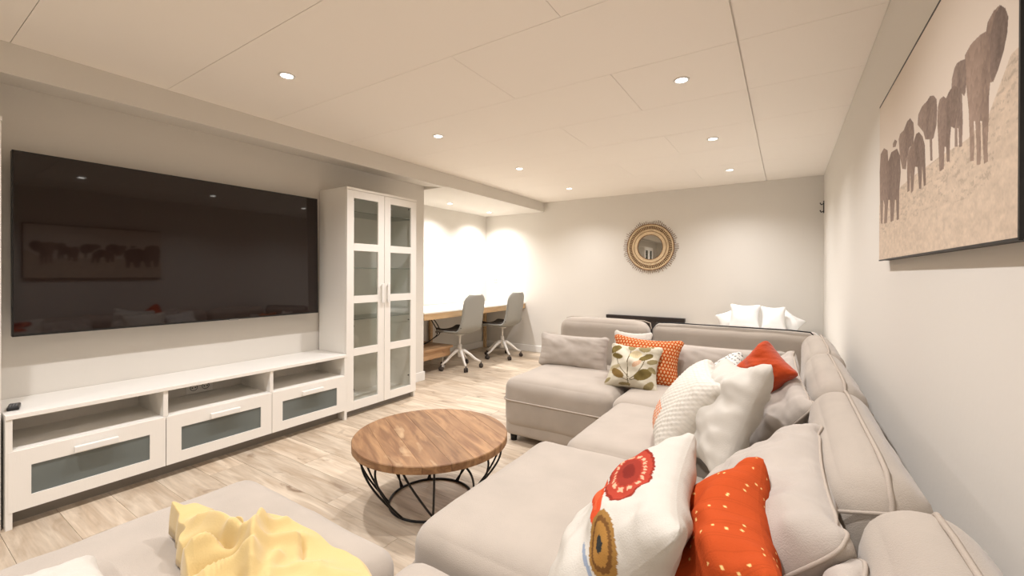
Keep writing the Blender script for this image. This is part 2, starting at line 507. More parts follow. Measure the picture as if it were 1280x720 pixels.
# ================================================================== DOWNLIGHTS
def downlight(x, y, z, label, group, watts, vis=True):
    t = thing('ceiling_downlight', label, 'downlight', (x, y, z), 0, group)
    bm = bmesh.new(); lathe(bm, [(.030, -.001), (.034, -.005), (.041, -.005), (.043, 0), (.030, 0)], 28, cap=False)
    obj('trim_ring', bm, M_TRIM, t, True)
    bm = bmesh.new(); lathe(bm, [(.001, -.0015), (.030, -.0015)], 24, cap=False)
    bmesh.ops.contextual_create(bm, geom=[]) if False else None
    obj('lens', bm, M_EMIT, t)
    ld = bpy.data.lights.new('downlight_lamp', 'SPOT'); ld.energy = watts; ld.color = LAMP_COL
    ld.spot_size = R(140); ld.spot_blend = 1.0; ld.shadow_soft_size = .03
    lo = bpy.data.objects.new('downlight_lamp', ld); C.objects.link(lo); lo.parent = t; lo.location = (0, 0, -.012)
    return t
row_lab = {-2.29: 'in the left row', -.49: 'in the right row'}
ord_ = ['nearest', 'second', 'third', 'farthest']
for lx in (-2.29, -.49):
    for i, ly in enumerate((1.285, 2.484, 3.69, 4.88)):
        if lx == -.49:
            lab = ['recessed ceiling spotlight just out of view above the sofa' , 'bright round ceiling spotlight nearest to us in the right row', 'round ceiling spotlight in the middle of the right row', 'round ceiling spotlight farthest back in the right row'][i]
        else:
            lab = ['bright round ceiling spotlight nearest to us, above the television side', 'round ceiling spotlight second from us in the left row', 'small round ceiling spotlight third from us in the left row', 'smallest ceiling spotlight, farthest back in the left row above the mirror'][i]
        downlight(lx, ly, CEIL, lab, 'ceiling spotlights in two rows', LAMP_W)
    for ly in (.085, -1.115):  # unseen lamps continuing the two rows, added for fill light
        downlight(lx, ly, CEIL, 'added fill spotlight behind the camera, %s row, %s' % ('left' if lx < -1 else 'right', 'first' if ly > 0 else 'second'), 'added fill spotlights behind the camera', LAMP_W)
downlight(-3.77, 4.32, BEAM_Z+.008, 'small spotlight in the alcove ceiling above the first desk chair', 'alcove spotlights', ALCOVE_W)
downlight(-3.80, 5.25, BEAM_Z+.008, 'small spotlight in the alcove ceiling near the back corner', 'alcove spotlights', ALCOVE_W)

# ================================================================== TV
tx, ty0, tw, tz0, th = -3.278, .439, 1.67, .861, .949
TVT = R(1.0)
tv = thing('television', 'large black flat-screen television mounted on the left wall', 'television', (tx, ty0+tw/2, tz0))
def local(o, bm):
    bmesh.ops.translate(bm, vec=-o.location, verts=bm.verts[:]); return bm
obj('housing', local(tv, bx(tx-.035, tx-.004, ty0, ty0+tw, tz0, tz0+th, bev=.004)), M_BLACKP, tv)
obj('screen', local(tv, bx(tx-.0045, tx-.001, ty0+.006, ty0+tw-.006, tz0+.010, tz0+th-.006)), M_SCREEN, tv)
bm = bmesh.new()
box(bm, tx-.004, tx, ty0, ty0+tw, tz0+th-.006, tz0+th); box(bm, tx-.004, tx, ty0, ty0+tw, tz0, tz0+.010)
box(bm, tx-.004, tx, ty0, ty0+.006, tz0, tz0+th); box(bm, tx-.004, tx, ty0+tw-.006, ty0+tw, tz0, tz0+th)
obj('bezel', local(tv, bm), M_BLACKP, tv)
obj('logo_tab', local(tv, bx(tx-.006, tx+.001, ty0+tw/2+.16, ty0+tw/2+.22, tz0-.006, tz0+.003)), M_SILVER, tv)
bm = bmesh.new()
box(bm, LX+.012, LX+.03, ty0+.6, ty0+1.07, 1.15, 1.5)
box(bm, LX+.02, tx-.034, ty0+.62, ty0+.67, 1.1, 1.55); box(bm, LX+.02, tx-.034, ty0+1.0, ty0+1.05, 1.1, 1.55)
obj('wall_bracket', local(tv, bm), M_BLACKP, tv)

tv.rotation_euler = (0, -TVT, 0)
# ================================================================== TV BENCH
bX0, bX1, bY0, bL, bH = LX+.003, -2.996, .381, 1.80, .53
bench = thing('tv_bench', 'long low white television bench with three frosted-glass drawers', 'tv bench', ((bX0+bX1)/2, bY0+bL/2, 0))
t_ = .022
def B_(name, m, *a, parent=bench, **k):
    o = obj(name, local(bench, bx(*a, **k)), m, parent); return o
B_('top_panel', M_CAB, bX0, bX1+.004, bY0, bY0+bL, bH-t_, bH, bev=.002)
B_('side_panel', M_CAB, bX0, bX1, bY0, bY0+t_, 0, bH-t_, bev=.001)
B_('side_panel', M_CAB, bX0, bX1, bY0+bL-t_, bY0+bL, 0, bH-t_, bev=.001)
for k in (1, 2):
    yy = bY0+bL*k/3
    B_('divider', M_CAB, bX0, bX1-.004, yy-t_/2, yy+t_/2, .36, bH-t_)
B_('shelf', M_CAB, bX0, bX1-.004, bY0+t_, bY0+bL-t_, .345, .362)
B_('bottom_panel', M_KICK, bX0+.02, bX1-.02, bY0+t_, bY0+bL-t_, .072, .088)
B_('plinth', M_KICK, bX0+.3, bX0+.315, bY0+t_, bY0+bL-t_, 0, .074)
# back panels, the middle one cut short so that the wall socket shows
for k in range(3):
    if k == 1: continue
    y0 = bY0+bL*k/3+t_/2; y1 = bY0+bL*(k+1)/3-t_/2
    B_('back_panel', M_CABIN, bX0, bX0+.006, y0, y1, .362, bH-t_)
for k in range(3):
    y0 = bY0+bL*k/3+(t_ if k == 0 else .002); y1 = bY0+bL*(k+1)/3-(t_ if k == 2 else .002)
    if k == 0: y0 = bY0+.008
    if k == 2: y1 = bY0+bL-.02
    z0, z1 = .078, .358
    d = obj('drawer', local(bench, bx(bX0+.05, bX1-.02, y0+.02, y1-.02, z0+.01, z1-.02)), M_CABIN, bench)
    f = .072
    bm = bmesh.new(); xa, xb = bX1-.018, bX1+.002
    box(bm, xa, xb, y0, y0+f, z0, z1); box(bm, xa, xb, y1-f, y1, z0, z1)
    box(bm, xa, xb, y0+f, y1-f, z0, z0+.062); box(bm, xa, xb, y0+f, y1-f, z1-.078, z1)
    o = obj('front_frame', local(bench, bm), M_CAB, d)
    o = obj('glass_panel', local(bench, bx(xa+.002, xb-.006, y0+f, y1-f, z0+.062, z1-.078)), M_FROST, d)
    ym = (y0+y1)/2
    bm = bmesh.new(); box(bm, xb+.012, xb+.034, ym-.084, ym+.084, z1-.068, z1-.036, bev=.004)
    box(bm, xb, xb+.016, ym-.07, ym-.055, z1-.058, z1-.046); box(bm, xb, xb+.016, ym+.055, ym+.07, z1-.058, z1-.046)
    o = obj('handle', local(bench, bm), M_TRIM, d)

# ================================================================== GLASS CABINET
def cabinet(y0, label):
    t = thing('display_cabinet', label, 'cabinet', (-3.2, y0+.39, 0), 0, None)
    X0, X1 = -3.385, -3.030; H = 1.90; y1 = y0+.78; p = .02
    def P(name, m, *a, parent=t, **k): return obj(name, local(t, bx(*a, **k)), m, parent)
    P('side_panel', M_CAB, X0, X1-.0, y0, y0+p, 0, H-p, bev=.001)
    P('side_panel', M_CAB, X0, X1-.0, y1-p, y1, 0, H-p, bev=.001)
    P('top_panel', M_CAB, X0, X1+.02, y0, y1, H-p, H, bev=.001)
    P('bottom_panel', M_CAB, X0, X1-.01, y0+p, y1-p, .07, .09)
    P('plinth', M_KICK, X1-.05, X1-.035, y0+p, y1-p, 0, .07)
    P('back_panel', M_CABIN, X0, X0+.006, y0+p, y1-p, .09, H-p)
    ph = []
    z0, z1 = .055, H-.022
    st, ra = .068, .062
    ph_h = (z1-z0-5*ra-.01)/4
    for k in range(4):
        zc = z0+ra+.01+k*(ph_h+ra)+ph_h*(.62 if k < 3 else .72)
        if k > 0: P('glass_shelf', M_GSHELF, X0+.01, X1-.03, y0+p, y1-p, zc-.003, zc+.003)
    for s in (0, 1):
        a = y0+.002+s*.389; b = a+.385
        bm = bmesh.new()
        box(bm, X1+.001, X1+.019, a, a+st, z0, z1, bev=.001, seg=1); box(bm, X1+.001, X1+.019, b-st, b, z0, z1, bev=.001, seg=1)
        d = obj('door', local(t, bm), M_CAB, t)
        zz = z0
        for k in range(5):
            P('rail', M_CAB, X1+.001, X1+.0188, a+st, b-st, zz, zz+ra+(.01 if k == 0 else 0), parent=d)
            zz += ra+(.01 if k == 0 else 0)
            if k < 4:
                P('pane', M_GLASS, X1+.007, X1+.010, a+st-.004, b-st+.004, zz-.003, zz+ph_h+.003, parent=d)
                zz += ph_h
        yh = (b-st*.45) if s == 0 else (a+st*.45)
        bm = bmesh.new(); box(bm, X1+.034, X1+.045, yh-.013, yh+.013, .93, 1.10, bev=.003)
        box(bm, X1+.018, X1+.036, yh-.006, yh+.006, .945, .96); box(bm, X1+.018, X1+.036, yh-.006, yh+.006, 1.07, 1.085)
        obj('handle', local(t, bm), M_TRIM, d)
        yk = a+st+.01 if s == 0 else b-st-.012
        for zk in (.22, .75, 1.4, 1.80):
            bm = tube(bmesh.new(), [(X1-.004, yk, zk), (X1+.006, yk, zk)], .006, 10)
            obj('hinge_pin', local(t, bm), M_BLACKP, d)
    return t
cabinet(2.186, 'tall white glass-door cabinet beside the television')
cabinet(bY0-.788, 'white cabinet just visible at the far left edge of the picture')

# remote on the bench
rm = thing('remote_control', 'black remote control lying on the left end of the white bench', 'remote', (-3.13, .425, bH), R(78))
obj('body', bx(-.02, .02, -.05, .05, 0, .018, bev=.006, seg=3), M_BLACKP, rm)
bm = bmesh.new()
for i in range(3):
    for j in range(5): box(bm, -.013+i*.0095, -.006+i*.0095, -.038+j*.015, -.029+j*.015, .0175, .0205, bev=.001, seg=1)
obj('buttons', bm, M_GREYP, rm)

def socket(name, label, loc, face, holes=2):
    t = thing(name, label, 'socket', loc, face)
    obj('cover_plate', bx(-.04*holes, .04*holes, -.008, 0, -.04, .04, bev=.003), M_TRIM, t)
    for k in range(holes):
        bm = bmesh.new()
        cx = (k-(holes-1)/2)*.07
        for a in (-.009, .009):
            tube(bm, [(cx+a, -.012, 0), (cx+a, -.0075, 0)], .004, 8)
        tube(bm, [(cx+.021*math.cos(q*PI/8), -.009, .021*math.sin(q*PI/8)) for q in range(16)], .0018, 5, closed=True)
        obj('outlet', bm, M_BLACKP, t)
socket('wall_socket', 'double power socket on the wall inside the open middle bench compartment', (LX, 1.30, .405), R(90), 2)
socket('wall_socket', 'small single power socket on the back wall above the desk', (-3.95, BY, 1.09), 0, 1)

# ================================================================== SOFA
def module(label, x0, x1, y0, y1, back=None, seed=0, top=.45, lip=.0):
    """back: (x0,x1,y0,y1,h)"""
    t = thing('sofa_module', label, 'sofa', ((x0+x1)/2, (y0+y1)/2, 0), 0, 'modules of the grey sectional sofa')
    obj('base', local(t, soft_box(x0+.012, x1-.012, y0+.012, y1-.012, .045, .205, .03, n=8, seed=seed, puff_side=.004, wr=.002)), M_FAB, t, True)
    obj('seat_cushion', local(t, soft_box(x0, x1, y0, y1, .10, top, .07, puff_top=.02, puff_side=.010, n=22, seed=seed+3, wr=.005)), M_FAB, t, True)
    bm = bmesh.new(); tube(bm, rr_loop(x0-.010, x1+.010, y0-.010, y1+.010, .075, top-.15), .0055, 6, closed=True)
    obj('piping', local(t, bm), M_FABD, t, True)
    for fx in (x0+.06, x1-.06):
        for fy in (y0+.06, y1-.06):
            bm = bmesh.new(); lathe(bm, [(.022, 0), (.026, .05)], 14, (fx, fy, 0)); obj('foot', local(t, bm), M_FEET, t, True)
    if back:
        a, b, c, d, h = back
        obj('backrest', local(t, soft_box(a, b, c, d, .06, h, .08, puff_top=.012, puff_side=.010, n=22, seed=seed+9, wr=.006)), M_FAB, t, True)
        bm = bmesh.new()
        if (b-a) < (d-c):      # backrest runs along Y: seam along the top and down both ends
            m = (a+b)/2+.015
            tube(bm, [(m, c-.006, .25), (m, c-.012, h-.14), (m, c+.01, h-.03), (m, c+.06, h+.006)]+[(m, c+.06+(d-c-.12)*k/8, h+.012) for k in range(1, 8)]+[(m, d-.06, h+.006), (m, d-.01, h-.03), (m, d+.01, h-.2)], .005, 6)
            tube(bm, [(a+.0, c+.03, h-.10), (a+.02, c-.002, h-.065), (m, c-.006, h-.045), (b-.02, c-.002, h-.055), (b+.006, c+.04, h-.09)], .004, 6)
        else:
            m = d-.04
            tube(bm, [(a-.006, m, .25), (a-.012, m, h-.1), (a+.012, m, h-.01), (a+.06, m, h+.004)]+[(a+.06+(b-a-.12)*k/8, m, h+.006) for k in range(1, 8)]+[(b-.06, m, h+.004), (b-.012, m, h-.01), (b+.006, m, h-.1)], .005, 6)
        obj('backrest_piping', local(t, bm), M_FABD, t, True)
    return t

BXa, BXb = .068, .235
module('light grey sofa seat in the foreground, behind the round wooden table', -.95, .058, .895, 1.715, (BXa, BXb, 1.03, 1.84, .80), 1)
module('light grey sofa seat second along the right wall', -.845, .058, 1.725, 2.455, (BXa+.01, BXb+.01, 1.85, 2.64, .80), 2)
module('light grey corner seat of the sofa under the houndstooth cushion', -.885, .058, 2.465, 3.36, (BXa+.02, BXb+.02, 2.65, 3.42, .80), 3)
module('light grey sofa seat at the far left end, darker front with piping', -1.70, -.895, 2.52, 3.36, (-1.70, -.925, 3.40, 3.60, .80), 4)
bt = soft_box(-.905, .20, 3.44, 3.62, .06, .80, .07, puff_top=.012, puff_side=.012, n=22, seed=8, wr=.006)
t = thing('sofa_module', 'long grey upholstered back section of the sofa, behind the corner seat', 'sofa', (-.35, 3.53, 0), 0, 'modules of the grey sectional sofa')
obj('upholstery', local(t, bt), M_FAB, t, True)
bm = bmesh.new(); tube(bm, [(-.91, 3.47, .3), (-.90, 3.47, .75), (-.86, 3.47, .806)]+[(-.86+.98*k/10, 3.47, .812) for k in range(1, 10)]+[(.14, 3.47, .806), (.205, 3.47, .74), (.21, 3.47, .3)], .005, 6)
obj('piping', local(t, bm), M_FEET, t, True)
module('sofa chaise section under the yellow throw, nearest the television', -1.675, -.87, -.05, .815, None, 5)
module('sofa section at the bottom of the picture between chaise and near seat', -.845, .09, .0, .835, (.105, .275, .20, 1.0, .80), 6)

# ---------------- simulated cushions
SQ = pillow_grids('sq', .50, .50, .50, seed=1)
SQ2 = pillow_grids('sq2', .50, .50, .42, seed=5)
SQS = pillow_grids('sqs', .50, .50, .34, seed=7)
REC = pillow_grids('rec', .78, .48, .42, seed=3)

pip = (.0035, M_FABD)
# back cushions
def P_(name, sim, c, n, u, m, label, cat='cushion', group=None, **k):
    o = pillow(name, sim, c, n, u, m, **k); tag(o, label, cat, group); return o
G_ = 'grey back cushions of the sofa'
P_('back_cushion', REC, (-0.065, 1.15, 0.62), (-0.72, 0, 0.7), (0.7, 0, 0.72), M_CUSH, 'big light grey back cushion behind the orange dotted cushion', group=G_, size=(0.88, 1.0), wr=.02, piping=pip, thick=0.85, k=3)
P_('back_cushion', REC, (-0.045, 2.03, 0.665), (-0.8, -0.2, 0.56), (0.6, -0.1, 0.79), M_CUSH, 'light grey back cushion behind the small plain orange cushion', group=G_, size=(0.74, 0.8), wr=.015, piping=pip, thick=0.55, k=3)
P_('back_cushion', REC, (-1.42, 3.1, 0.575), (0, -1, 0.22), (0, 0.1, 1), M_CUSH, 'grey back cushion at the far left end of the sofa', group=G_, size=(0.8, 0.62), wr=.01, piping=pip, thick=0.6)
P_('back_cushion', REC, (-0.42, 3.12, 0.58), (0, -1, 0.22), (0, 0.1, 1), M_CUSH, 'wide grey back cushion right of the houndstooth cushion', group=G_, size=(1.2, 0.62), wr=.01, piping=pip, thick=0.6)
P_('back_cushion', REC, (.02, .56, .60), (-.9, 0, .5), (.5, 0, .9), M_CUSH, 'grey back cushion peeping in at the bottom edge, right of the orange one', group=G_, size=(.84, .80), wr=.02, piping=pip, thick=.6)

# houndstooth
def hound(U, V, front):
    A = srgb((214, 176, 132)); B = srgb((176, 74, 26))
    gx = U*24; gy = V*17
    fx = (gx+.5*(np.floor(gy) % 2)) % 1; fy = gy % 1
    m = (np.abs(fx-.5)+np.abs(fy-.5)*.8) < .36
    return np.where(m[..., None], A, B)
P_('houndstooth_cushion', SQ2, (-0.8, 2.93, 0.6), (0.12, -1, 0.42), (0, 0.4, 1), M_PRINT, 'rust and cream houndstooth cushion behind the leaf-print cushion', color=hound, size=(1.04, 0.74), k=6, thick=0.5)
P_('white_cushion', SQS, (-.95, 3.10, .60), (.1, -1, .36), (0, .1, 1), M_WHITEF, 'white cushion mostly hidden behind the houndstooth cushion', size=(.62, .78), thick=.4)

def ell(U, V, cx, cy, rx, ry, ang):
    c, s = math.cos(ang), math.sin(ang)
    x = (U-cx)*c+(V-cy)*s; y = -(U-cx)*s+(V-cy)*c
    return (x/rx)**2+(y/ry)**2
def leaf(U, V, front):
    base = np.zeros(U.shape+(3,))+srgb((206, 198, 178))
    if not front: return base
    def stem(x0, y0, x1, y1, w=.006, cv=.0):
        dx, dy = x1-x0, y1-y0; L = math.hypot(dx, dy)
        t = ((U-x0)*dx+(V-y0)*dy)/L/L; d = ((U-x0)*-dy+(V-y0)*dx)/L-cv*np.sin(np.clip(t, 0, 1)*PI)
        base[(t > 0) & (t < 1) & (np.abs(d) < w)] = srgb((92, 80, 52))
    L1, L2, L3 = (116, 100, 58), (148, 134, 96), (134, 108, 64)
    leaves = [(.16, .78, .13, .10, .3, L1), (.47, .87, .075, .11, 0, L2), (.68, .84, .10, .09, .2, L2), (.55, .68, .10, .08, .3, (205, 188, 150)),
              (.25, .62, .12, .045, -.3, L1), (.72, .65, .13, .055, .75, L1), (.86, .60, .12, .05, .5, L2), (.22, .40, .13, .04, .4, (190, 176, 140)),
              (.30, .30, .13, .07, -.5, L3), (.72, .33, .16, .085, .6, L1), (.88, .44, .10, .05, -.2, L2), (.82, .13, .12, .06, 1.0, L2), (.60, .50, .09, .04, .9, (205, 170, 140)),
              (.80, .93, .035, .07, 0, L3), (.10, .15, .1, .04, .6, L2), (.42, .1, .1, .04, .1, L2)]
    for a in ((.5, .05, .46, .80, .007, .02), (.5, .25, .20, .72, .006, .05), (.5, .2, .72, .60, .006, -.04), (.5, .18, .30, .3, .005, .02), (.52, .2, .88, .45, .006, -.03)): stem(*a)
    for cx, cy, rx, ry, an, c in leaves:
        e = ell(U, V, cx, cy, rx, ry, an)
        base[e < 1] = srgb(c)
        base[(e < .7) & (((U*90+V*70) % 1) < .18)] = srgb([q*.82 for q in c])
    return base
P_('leaf_print_cushion', SQ, (-0.845, 2.8, 0.575), (0.02, -1, 0.6), (0.0, 0.5, 1), M_PRINT, 'cream cushion printed with olive-green leaves on the far seat', color=leaf, size=(0.77, 0.7), k=5, thick=0.6, wr=.02)

# flower embroidered cushion in the foreground
def flower(U, V, front):
    base = np.zeros(U.shape+(3,))+srgb((200, 194, 183))
    if not front: return base
    def disc(cx, cy, r, cols):
        rr = np.hypot(U-cx, V-cy)+.004*np.sin(np.arctan2(V-cy, U-cx)*22)
        for f, c in cols: base[rr < r*f] = srgb(c)
        a = np.arctan2(V-cy, U-cx)
        base[(np.abs(rr-r*.62) < r*.05) & ((a*9/PI) % 1 < .6)] = srgb((240, 190, 160))
    def oval(cx, cy, rx, ry, an, cols, dash=None):
        e = np.sqrt(ell(U, V, cx, cy, rx, ry, an))+.02*np.sin(np.arctan2(V-cy, U-cx)*24)
        for f, c in cols: base[e < f] = srgb(c)
        if dash:
            a = np.arctan2(V-cy, U-cx); base[(np.abs(e-dash) < .06) & ((a*9/PI) % 1 < .6)] = srgb((228, 168, 136))
    oval(.46, .735, .21, .115, 0, [(1, (136, 48, 36)), (.9, (170, 66, 50)), (.5, (146, 54, 42)), (.25, (122, 44, 36))], .62)
    oval(.54, .585, .22, .04, .12, [(1, (200, 78, 44)), (.5, (206, 96, 60))])
    oval(.83, .62, .15, .085, 0, [(1, (150, 112, 60)), (.8, (110, 76, 42)), (.62, (164, 120, 62)), (.25, (52, 52, 50))])
    oval(.83, .515, .12, .010, .1, [(1, (140, 150, 165))])
    return base
P_('embroidered_cushion', SQ, (-0.28, 0.855, 0.65), (-0.785, -0.115, 0.609), (0.609, 0.036, 0.792), M_PRINT, 'cream cushion with red and ochre flower embroidery in the foreground', color=flower, size=(0.92, 0.92), k=8, thick=0.62, wr=.014)

# orange dotted
def dots(U, V, front):
    base = np.zeros(U.shape+(3,))+srgb((182, 76, 36))
    rng = np.random.RandomState(3)
    for q in range(130):
        cx, cy = rng.rand(2)
        base[np.hypot(U-cx, V-cy) < .0062] = srgb((240, 200, 130))
    base *= (1-.12*(((U*60) % 1) < .12))[..., None]
    return base
P_('orange_dotted_cushion', SQ, (-0.135, 0.885, 0.635), (-0.785, -0.14, 0.6), (0.61, -0.034, 0.79), M_PRINT, 'orange cotton cushion with small gold dots in the foreground', color=dots, size=(0.82, 0.82), k=8, thick=0.62, wr=.018)

# pillows of the pile further along
P_('cream_cushion', SQ, (-0.19, 1.74, 0.675), (-0.82, -0.38, 0.43), (0.3, 0.3, 0.86), M_WHITEF, 'large plain cream cushion with a gathered corner, middle of the right-hand pile', size=(0.84, 0.96), k=3, thick=0.62, wr=.018)
def quilt(U, V, front):
    base = np.zeros(U.shape+(3,))+srgb((212, 206, 194))
    m = (V < .38) & (U < .6) & (((U*34) % 1 < .35) | ((V*30) % 1 < .35)); base[m] = srgb((222, 150, 112))
    base[(((V*26) % 1) < .3)] *= .93
    return base
def quilt_relief(A):
    n = A.shape[0]
    for i in range(n):
        for j in range(n):
            e = min(i, j, n-1-i, n-1-j)/n
            if e > .06: A[i, j, 2] += math.copysign(.0022, A[i, j, 2])*math.sin(i/n*PI*34)*math.sin(j/n*PI*34)
P_('quilted_cushion', SQS, (-0.335, 1.84, 0.645), (-0.78, -0.25, 0.57), (0.58, 0.1, 0.8), M_PRINT, 'white quilted cushion with a peach pattern, left in the pile', color=quilt, size=(0.86, 0.86), k=5, thick=0.85, bend=quilt_relief)
def blackp(U, V, front):
    base = np.zeros(U.shape+(3,))+srgb((215, 211, 204))
    m = (V > .66) & (np.sin(U*70+np.sin(V*40)*2)*np.sin(V*80+U*17) > .62); base[m] = srgb((50, 48, 46))
    return base
P_('white_printed_cushion', SQS, (-0.29, 2.2, 0.65), (-0.78, -0.09, 0.62), (0.625, -0.1, 0.773), M_PRINT, 'white cushion with small black print at the back of the pile', color=blackp, size=(0.8, 0.8), k=5, thick=0.65)
P_('orange_cushion', SQS, (-0.068, 2.0, 0.8), (-0.55, -0.8, 0.24), (-0.6, 0.55, 0.6), M_ORANGE, 'small plain orange cushion standing on its corner', size=(0.4, 0.4), k=3, thick=0.75, wr=.012)
# white round cushion on the chaise, bottom left
P_('white_round_cushion', SQ, (-1.27, 0.22, 0.5), (0.05, 0.05, 1), (0, 1, 0), M_WHITEF, 'white cushion at the bottom left edge, beside the yellow throw', size=(0.6, 0.44), k=2, thick=0.42, wr=.01)

# ================================================================== YELLOW THROW
def throw():
    OUT = [(-1.409, 0.4696), (-1.3767, 0.4838), (-1.3727, 0.5139), (-1.3309, 0.5263), (-1.329, 0.5588), (-1.2468, 0.573), (-1.164, 0.5699), (-1.1343, 0.5831), (-1.1162, 0.6107), (-1.0592, 0.6382), (-1.007, 0.6588), (-0.9546, 0.6644), (-0.896, 0.6797), (-0.8214, 0.6634), (-0.7086, 0.5991), (-0.7367, 0.4476), (-0.8837, 0.3926), (-1.0826, 0.3953), (-1.1768, 0.4138), (-1.1943, 0.4295), (-1.2461, 0.43), (-1.2715, 0.4404), (-1.2806, 0.4553), (-1.3243, 0.4551), (-1.35, 0.4656), (-1.3784, 0.4665)]
    FOLDS = [([(-1.134, 0.5789), (-1.0894, 0.5372), (-1.0433, 0.5057), (-0.9564, 0.4605)], 0.04, 0.016), ([(-1.3334, 0.5627), (-1.2392, 0.5499), (-1.1632, 0.5405), (-1.1067, 0.5307)], -0.062, 0.014), ([(-1.2294, 0.5651), (-1.1704, 0.5731), (-1.1379, 0.5651)], -0.035, 0.018), ([(-1.2286, 0.5568), (-1.1876, 0.5576)], 0.012, 0.008), ([(-1.2852, 0.469), (-1.2369, 0.4964), (-1.1428, 0.5072), (-1.0968, 0.5151)], 0.022, 0.016), ([(-1.2218, 0.4263), (-1.1802, 0.4535), (-1.119, 0.4793), (-1.081, 0.4971)], -0.034, 0.01), ([(-1.1483, 0.4068), (-1.1389, 0.4457), (-1.1241, 0.4901), (-1.0683, 0.5124)], 0.026, 0.014), ([(-1.1027, 0.3995), (-1.0848, 0.4356), (-1.0633, 0.4686), (-1.034, 0.4942)], -0.034, 0.01), ([(-1.0459, 0.3962), (-1.0425, 0.4387), (-1.0278, 0.4727), (-1.0154, 0.4871)], 0.02, 0.013), ([(-0.9812, 0.3856), (-0.9781, 0.4266), (-0.9836, 0.4653)], -0.022, 0.012), ([(-1.0407, 0.5098), (-1.0358, 0.5477), (-1.0269, 0.5979), (-1.0092, 0.625)], 0.016, 0.014), ([(-1.0901, 0.5567), (-1.0899, 0.5964), (-1.0933, 0.6235)], 0.008, 0.01), ([(-0.9214, 0.4773), (-0.9708, 0.5099), (-1.0021, 0.5485)], 0.014, 0.012), ([(-1.026, 0.614), (-0.9906, 0.599), (-0.9635, 0.5807)], -0.014, 0.006), ([(-0.9471, 0.5009), (-0.9403, 0.5552), (-0.9074, 0.6103)], 0.01, 0.014), ([(-0.9127, 0.5733), (-0.8512, 0.6133), (-0.7993, 0.6279)], 0.007, 0.012), ([(-0.8761, 0.4797), (-0.8453, 0.5495), (-0.7811, 0.6031)], 0.01, 0.014)]
    P = np.array(OUT); c = P.mean(0)
    # smooth closed outline
    m = len(P); B = []
    for i in range(m):
        p0, p1, p2, p3 = P[i-1], P[i], P[(i+1) % m], P[(i+2) % m]
        for k in range(12):
            t = k/12; B.append(.5*((2*p1)+(-p0+p2)*t+(2*p0-5*p1+4*p2-p3)*t*t+(-p0+3*p1-3*p2+p3)*t**3))
    B = np.array(B); nb = len(B); nr = 150
    r = np.linspace(.004, 1, nr)**.8
    XY = c+(B[None]-c)*r[:, None, None]
    x, y = XY[..., 0], XY[..., 1]
    # crumpled volume highest towards the far side, thin towards the near right
    tip = np.array(OUT[0]); mid = np.array(OUT[7]); rr = np.array(OUT[12])
    h = .040+.055*np.exp(-((x-mid[0])**2+(y-mid[1])**2)/.20**2)+.045*np.exp(-((x-tip[0])**2+(y-tip[1])**2)/.10**2)
    h *= 1-.75*np.clip(1-np.hypot(x-rr[0], y-rr[1])/.30, 0, 1)
    for poly, amp, w in FOLDS:
        best = np.full(x.shape, 9.0); along = np.zeros(x.shape); L = 0; q = np.array(poly)
        tot = np.linalg.norm(np.diff(q, axis=0), axis=1).sum()
        for a, b in zip(q, q[1:]):
            d = b-a; l = np.hypot(*d)
            t = np.clip(((x-a[0])*d[0]+(y-a[1])*d[1])/l/l, 0, 1)
            ds = np.hypot(x-a[0]-t*d[0], y-a[1]-t*d[1]); k = ds < best
            best = np.where(k, ds, best); along = np.where(k, (L+t*l)/tot, along); L += l
        fade = np.clip(along*5+.35, 0, 1)*np.clip((1-along)*5+.35, 0, 1)
        h += amp*1.3*fade*np.exp(-(best/(w*1.2))**1.6)
    for i in range(nr):
        for j in range(nb):
            p = Vector((x[i, j]*9, y[i, j]*9, 1.7))
            h[i, j] += .009*noise.noise(p)+.004*noise.noise(p*2.6)
    h = np.maximum(h, .006)
    h *= np.clip((1-r)/.05, 0, 1)[:, None]**.5*.93+.07
    Z = .474+h
    V = np.stack([x, y, Z], -1).reshape(-1, 3)
    idx = np.arange(nr*nb).reshape(nr, nb); nx = np.roll(idx, -1, axis=1)
    F = np.stack([idx[:-1], idx[1:], nx[1:], nx[:-1]], -1).reshape(-1, 4).tolist()
    F.append(idx[0].tolist())
    me = bpy.data.meshes.new('throw_blanket'); me.from_pydata(V.tolist(), [], F)
    bm = bmesh.new(); bm.from_mesh(me); bmesh.ops.recalc_face_normals(bm, faces=bm.faces[:]); bm.to_mesh(me); bm.free()
    o = link('throw_blanket', me, M_YELL, None, True)
    md = o.modifiers.new('thickness', 'SOLIDIFY'); md.thickness = .003; md.offset = 0
    tag(o, 'crumpled yellow cotton throw lying on the chaise in the foreground', 'throw')
throw()

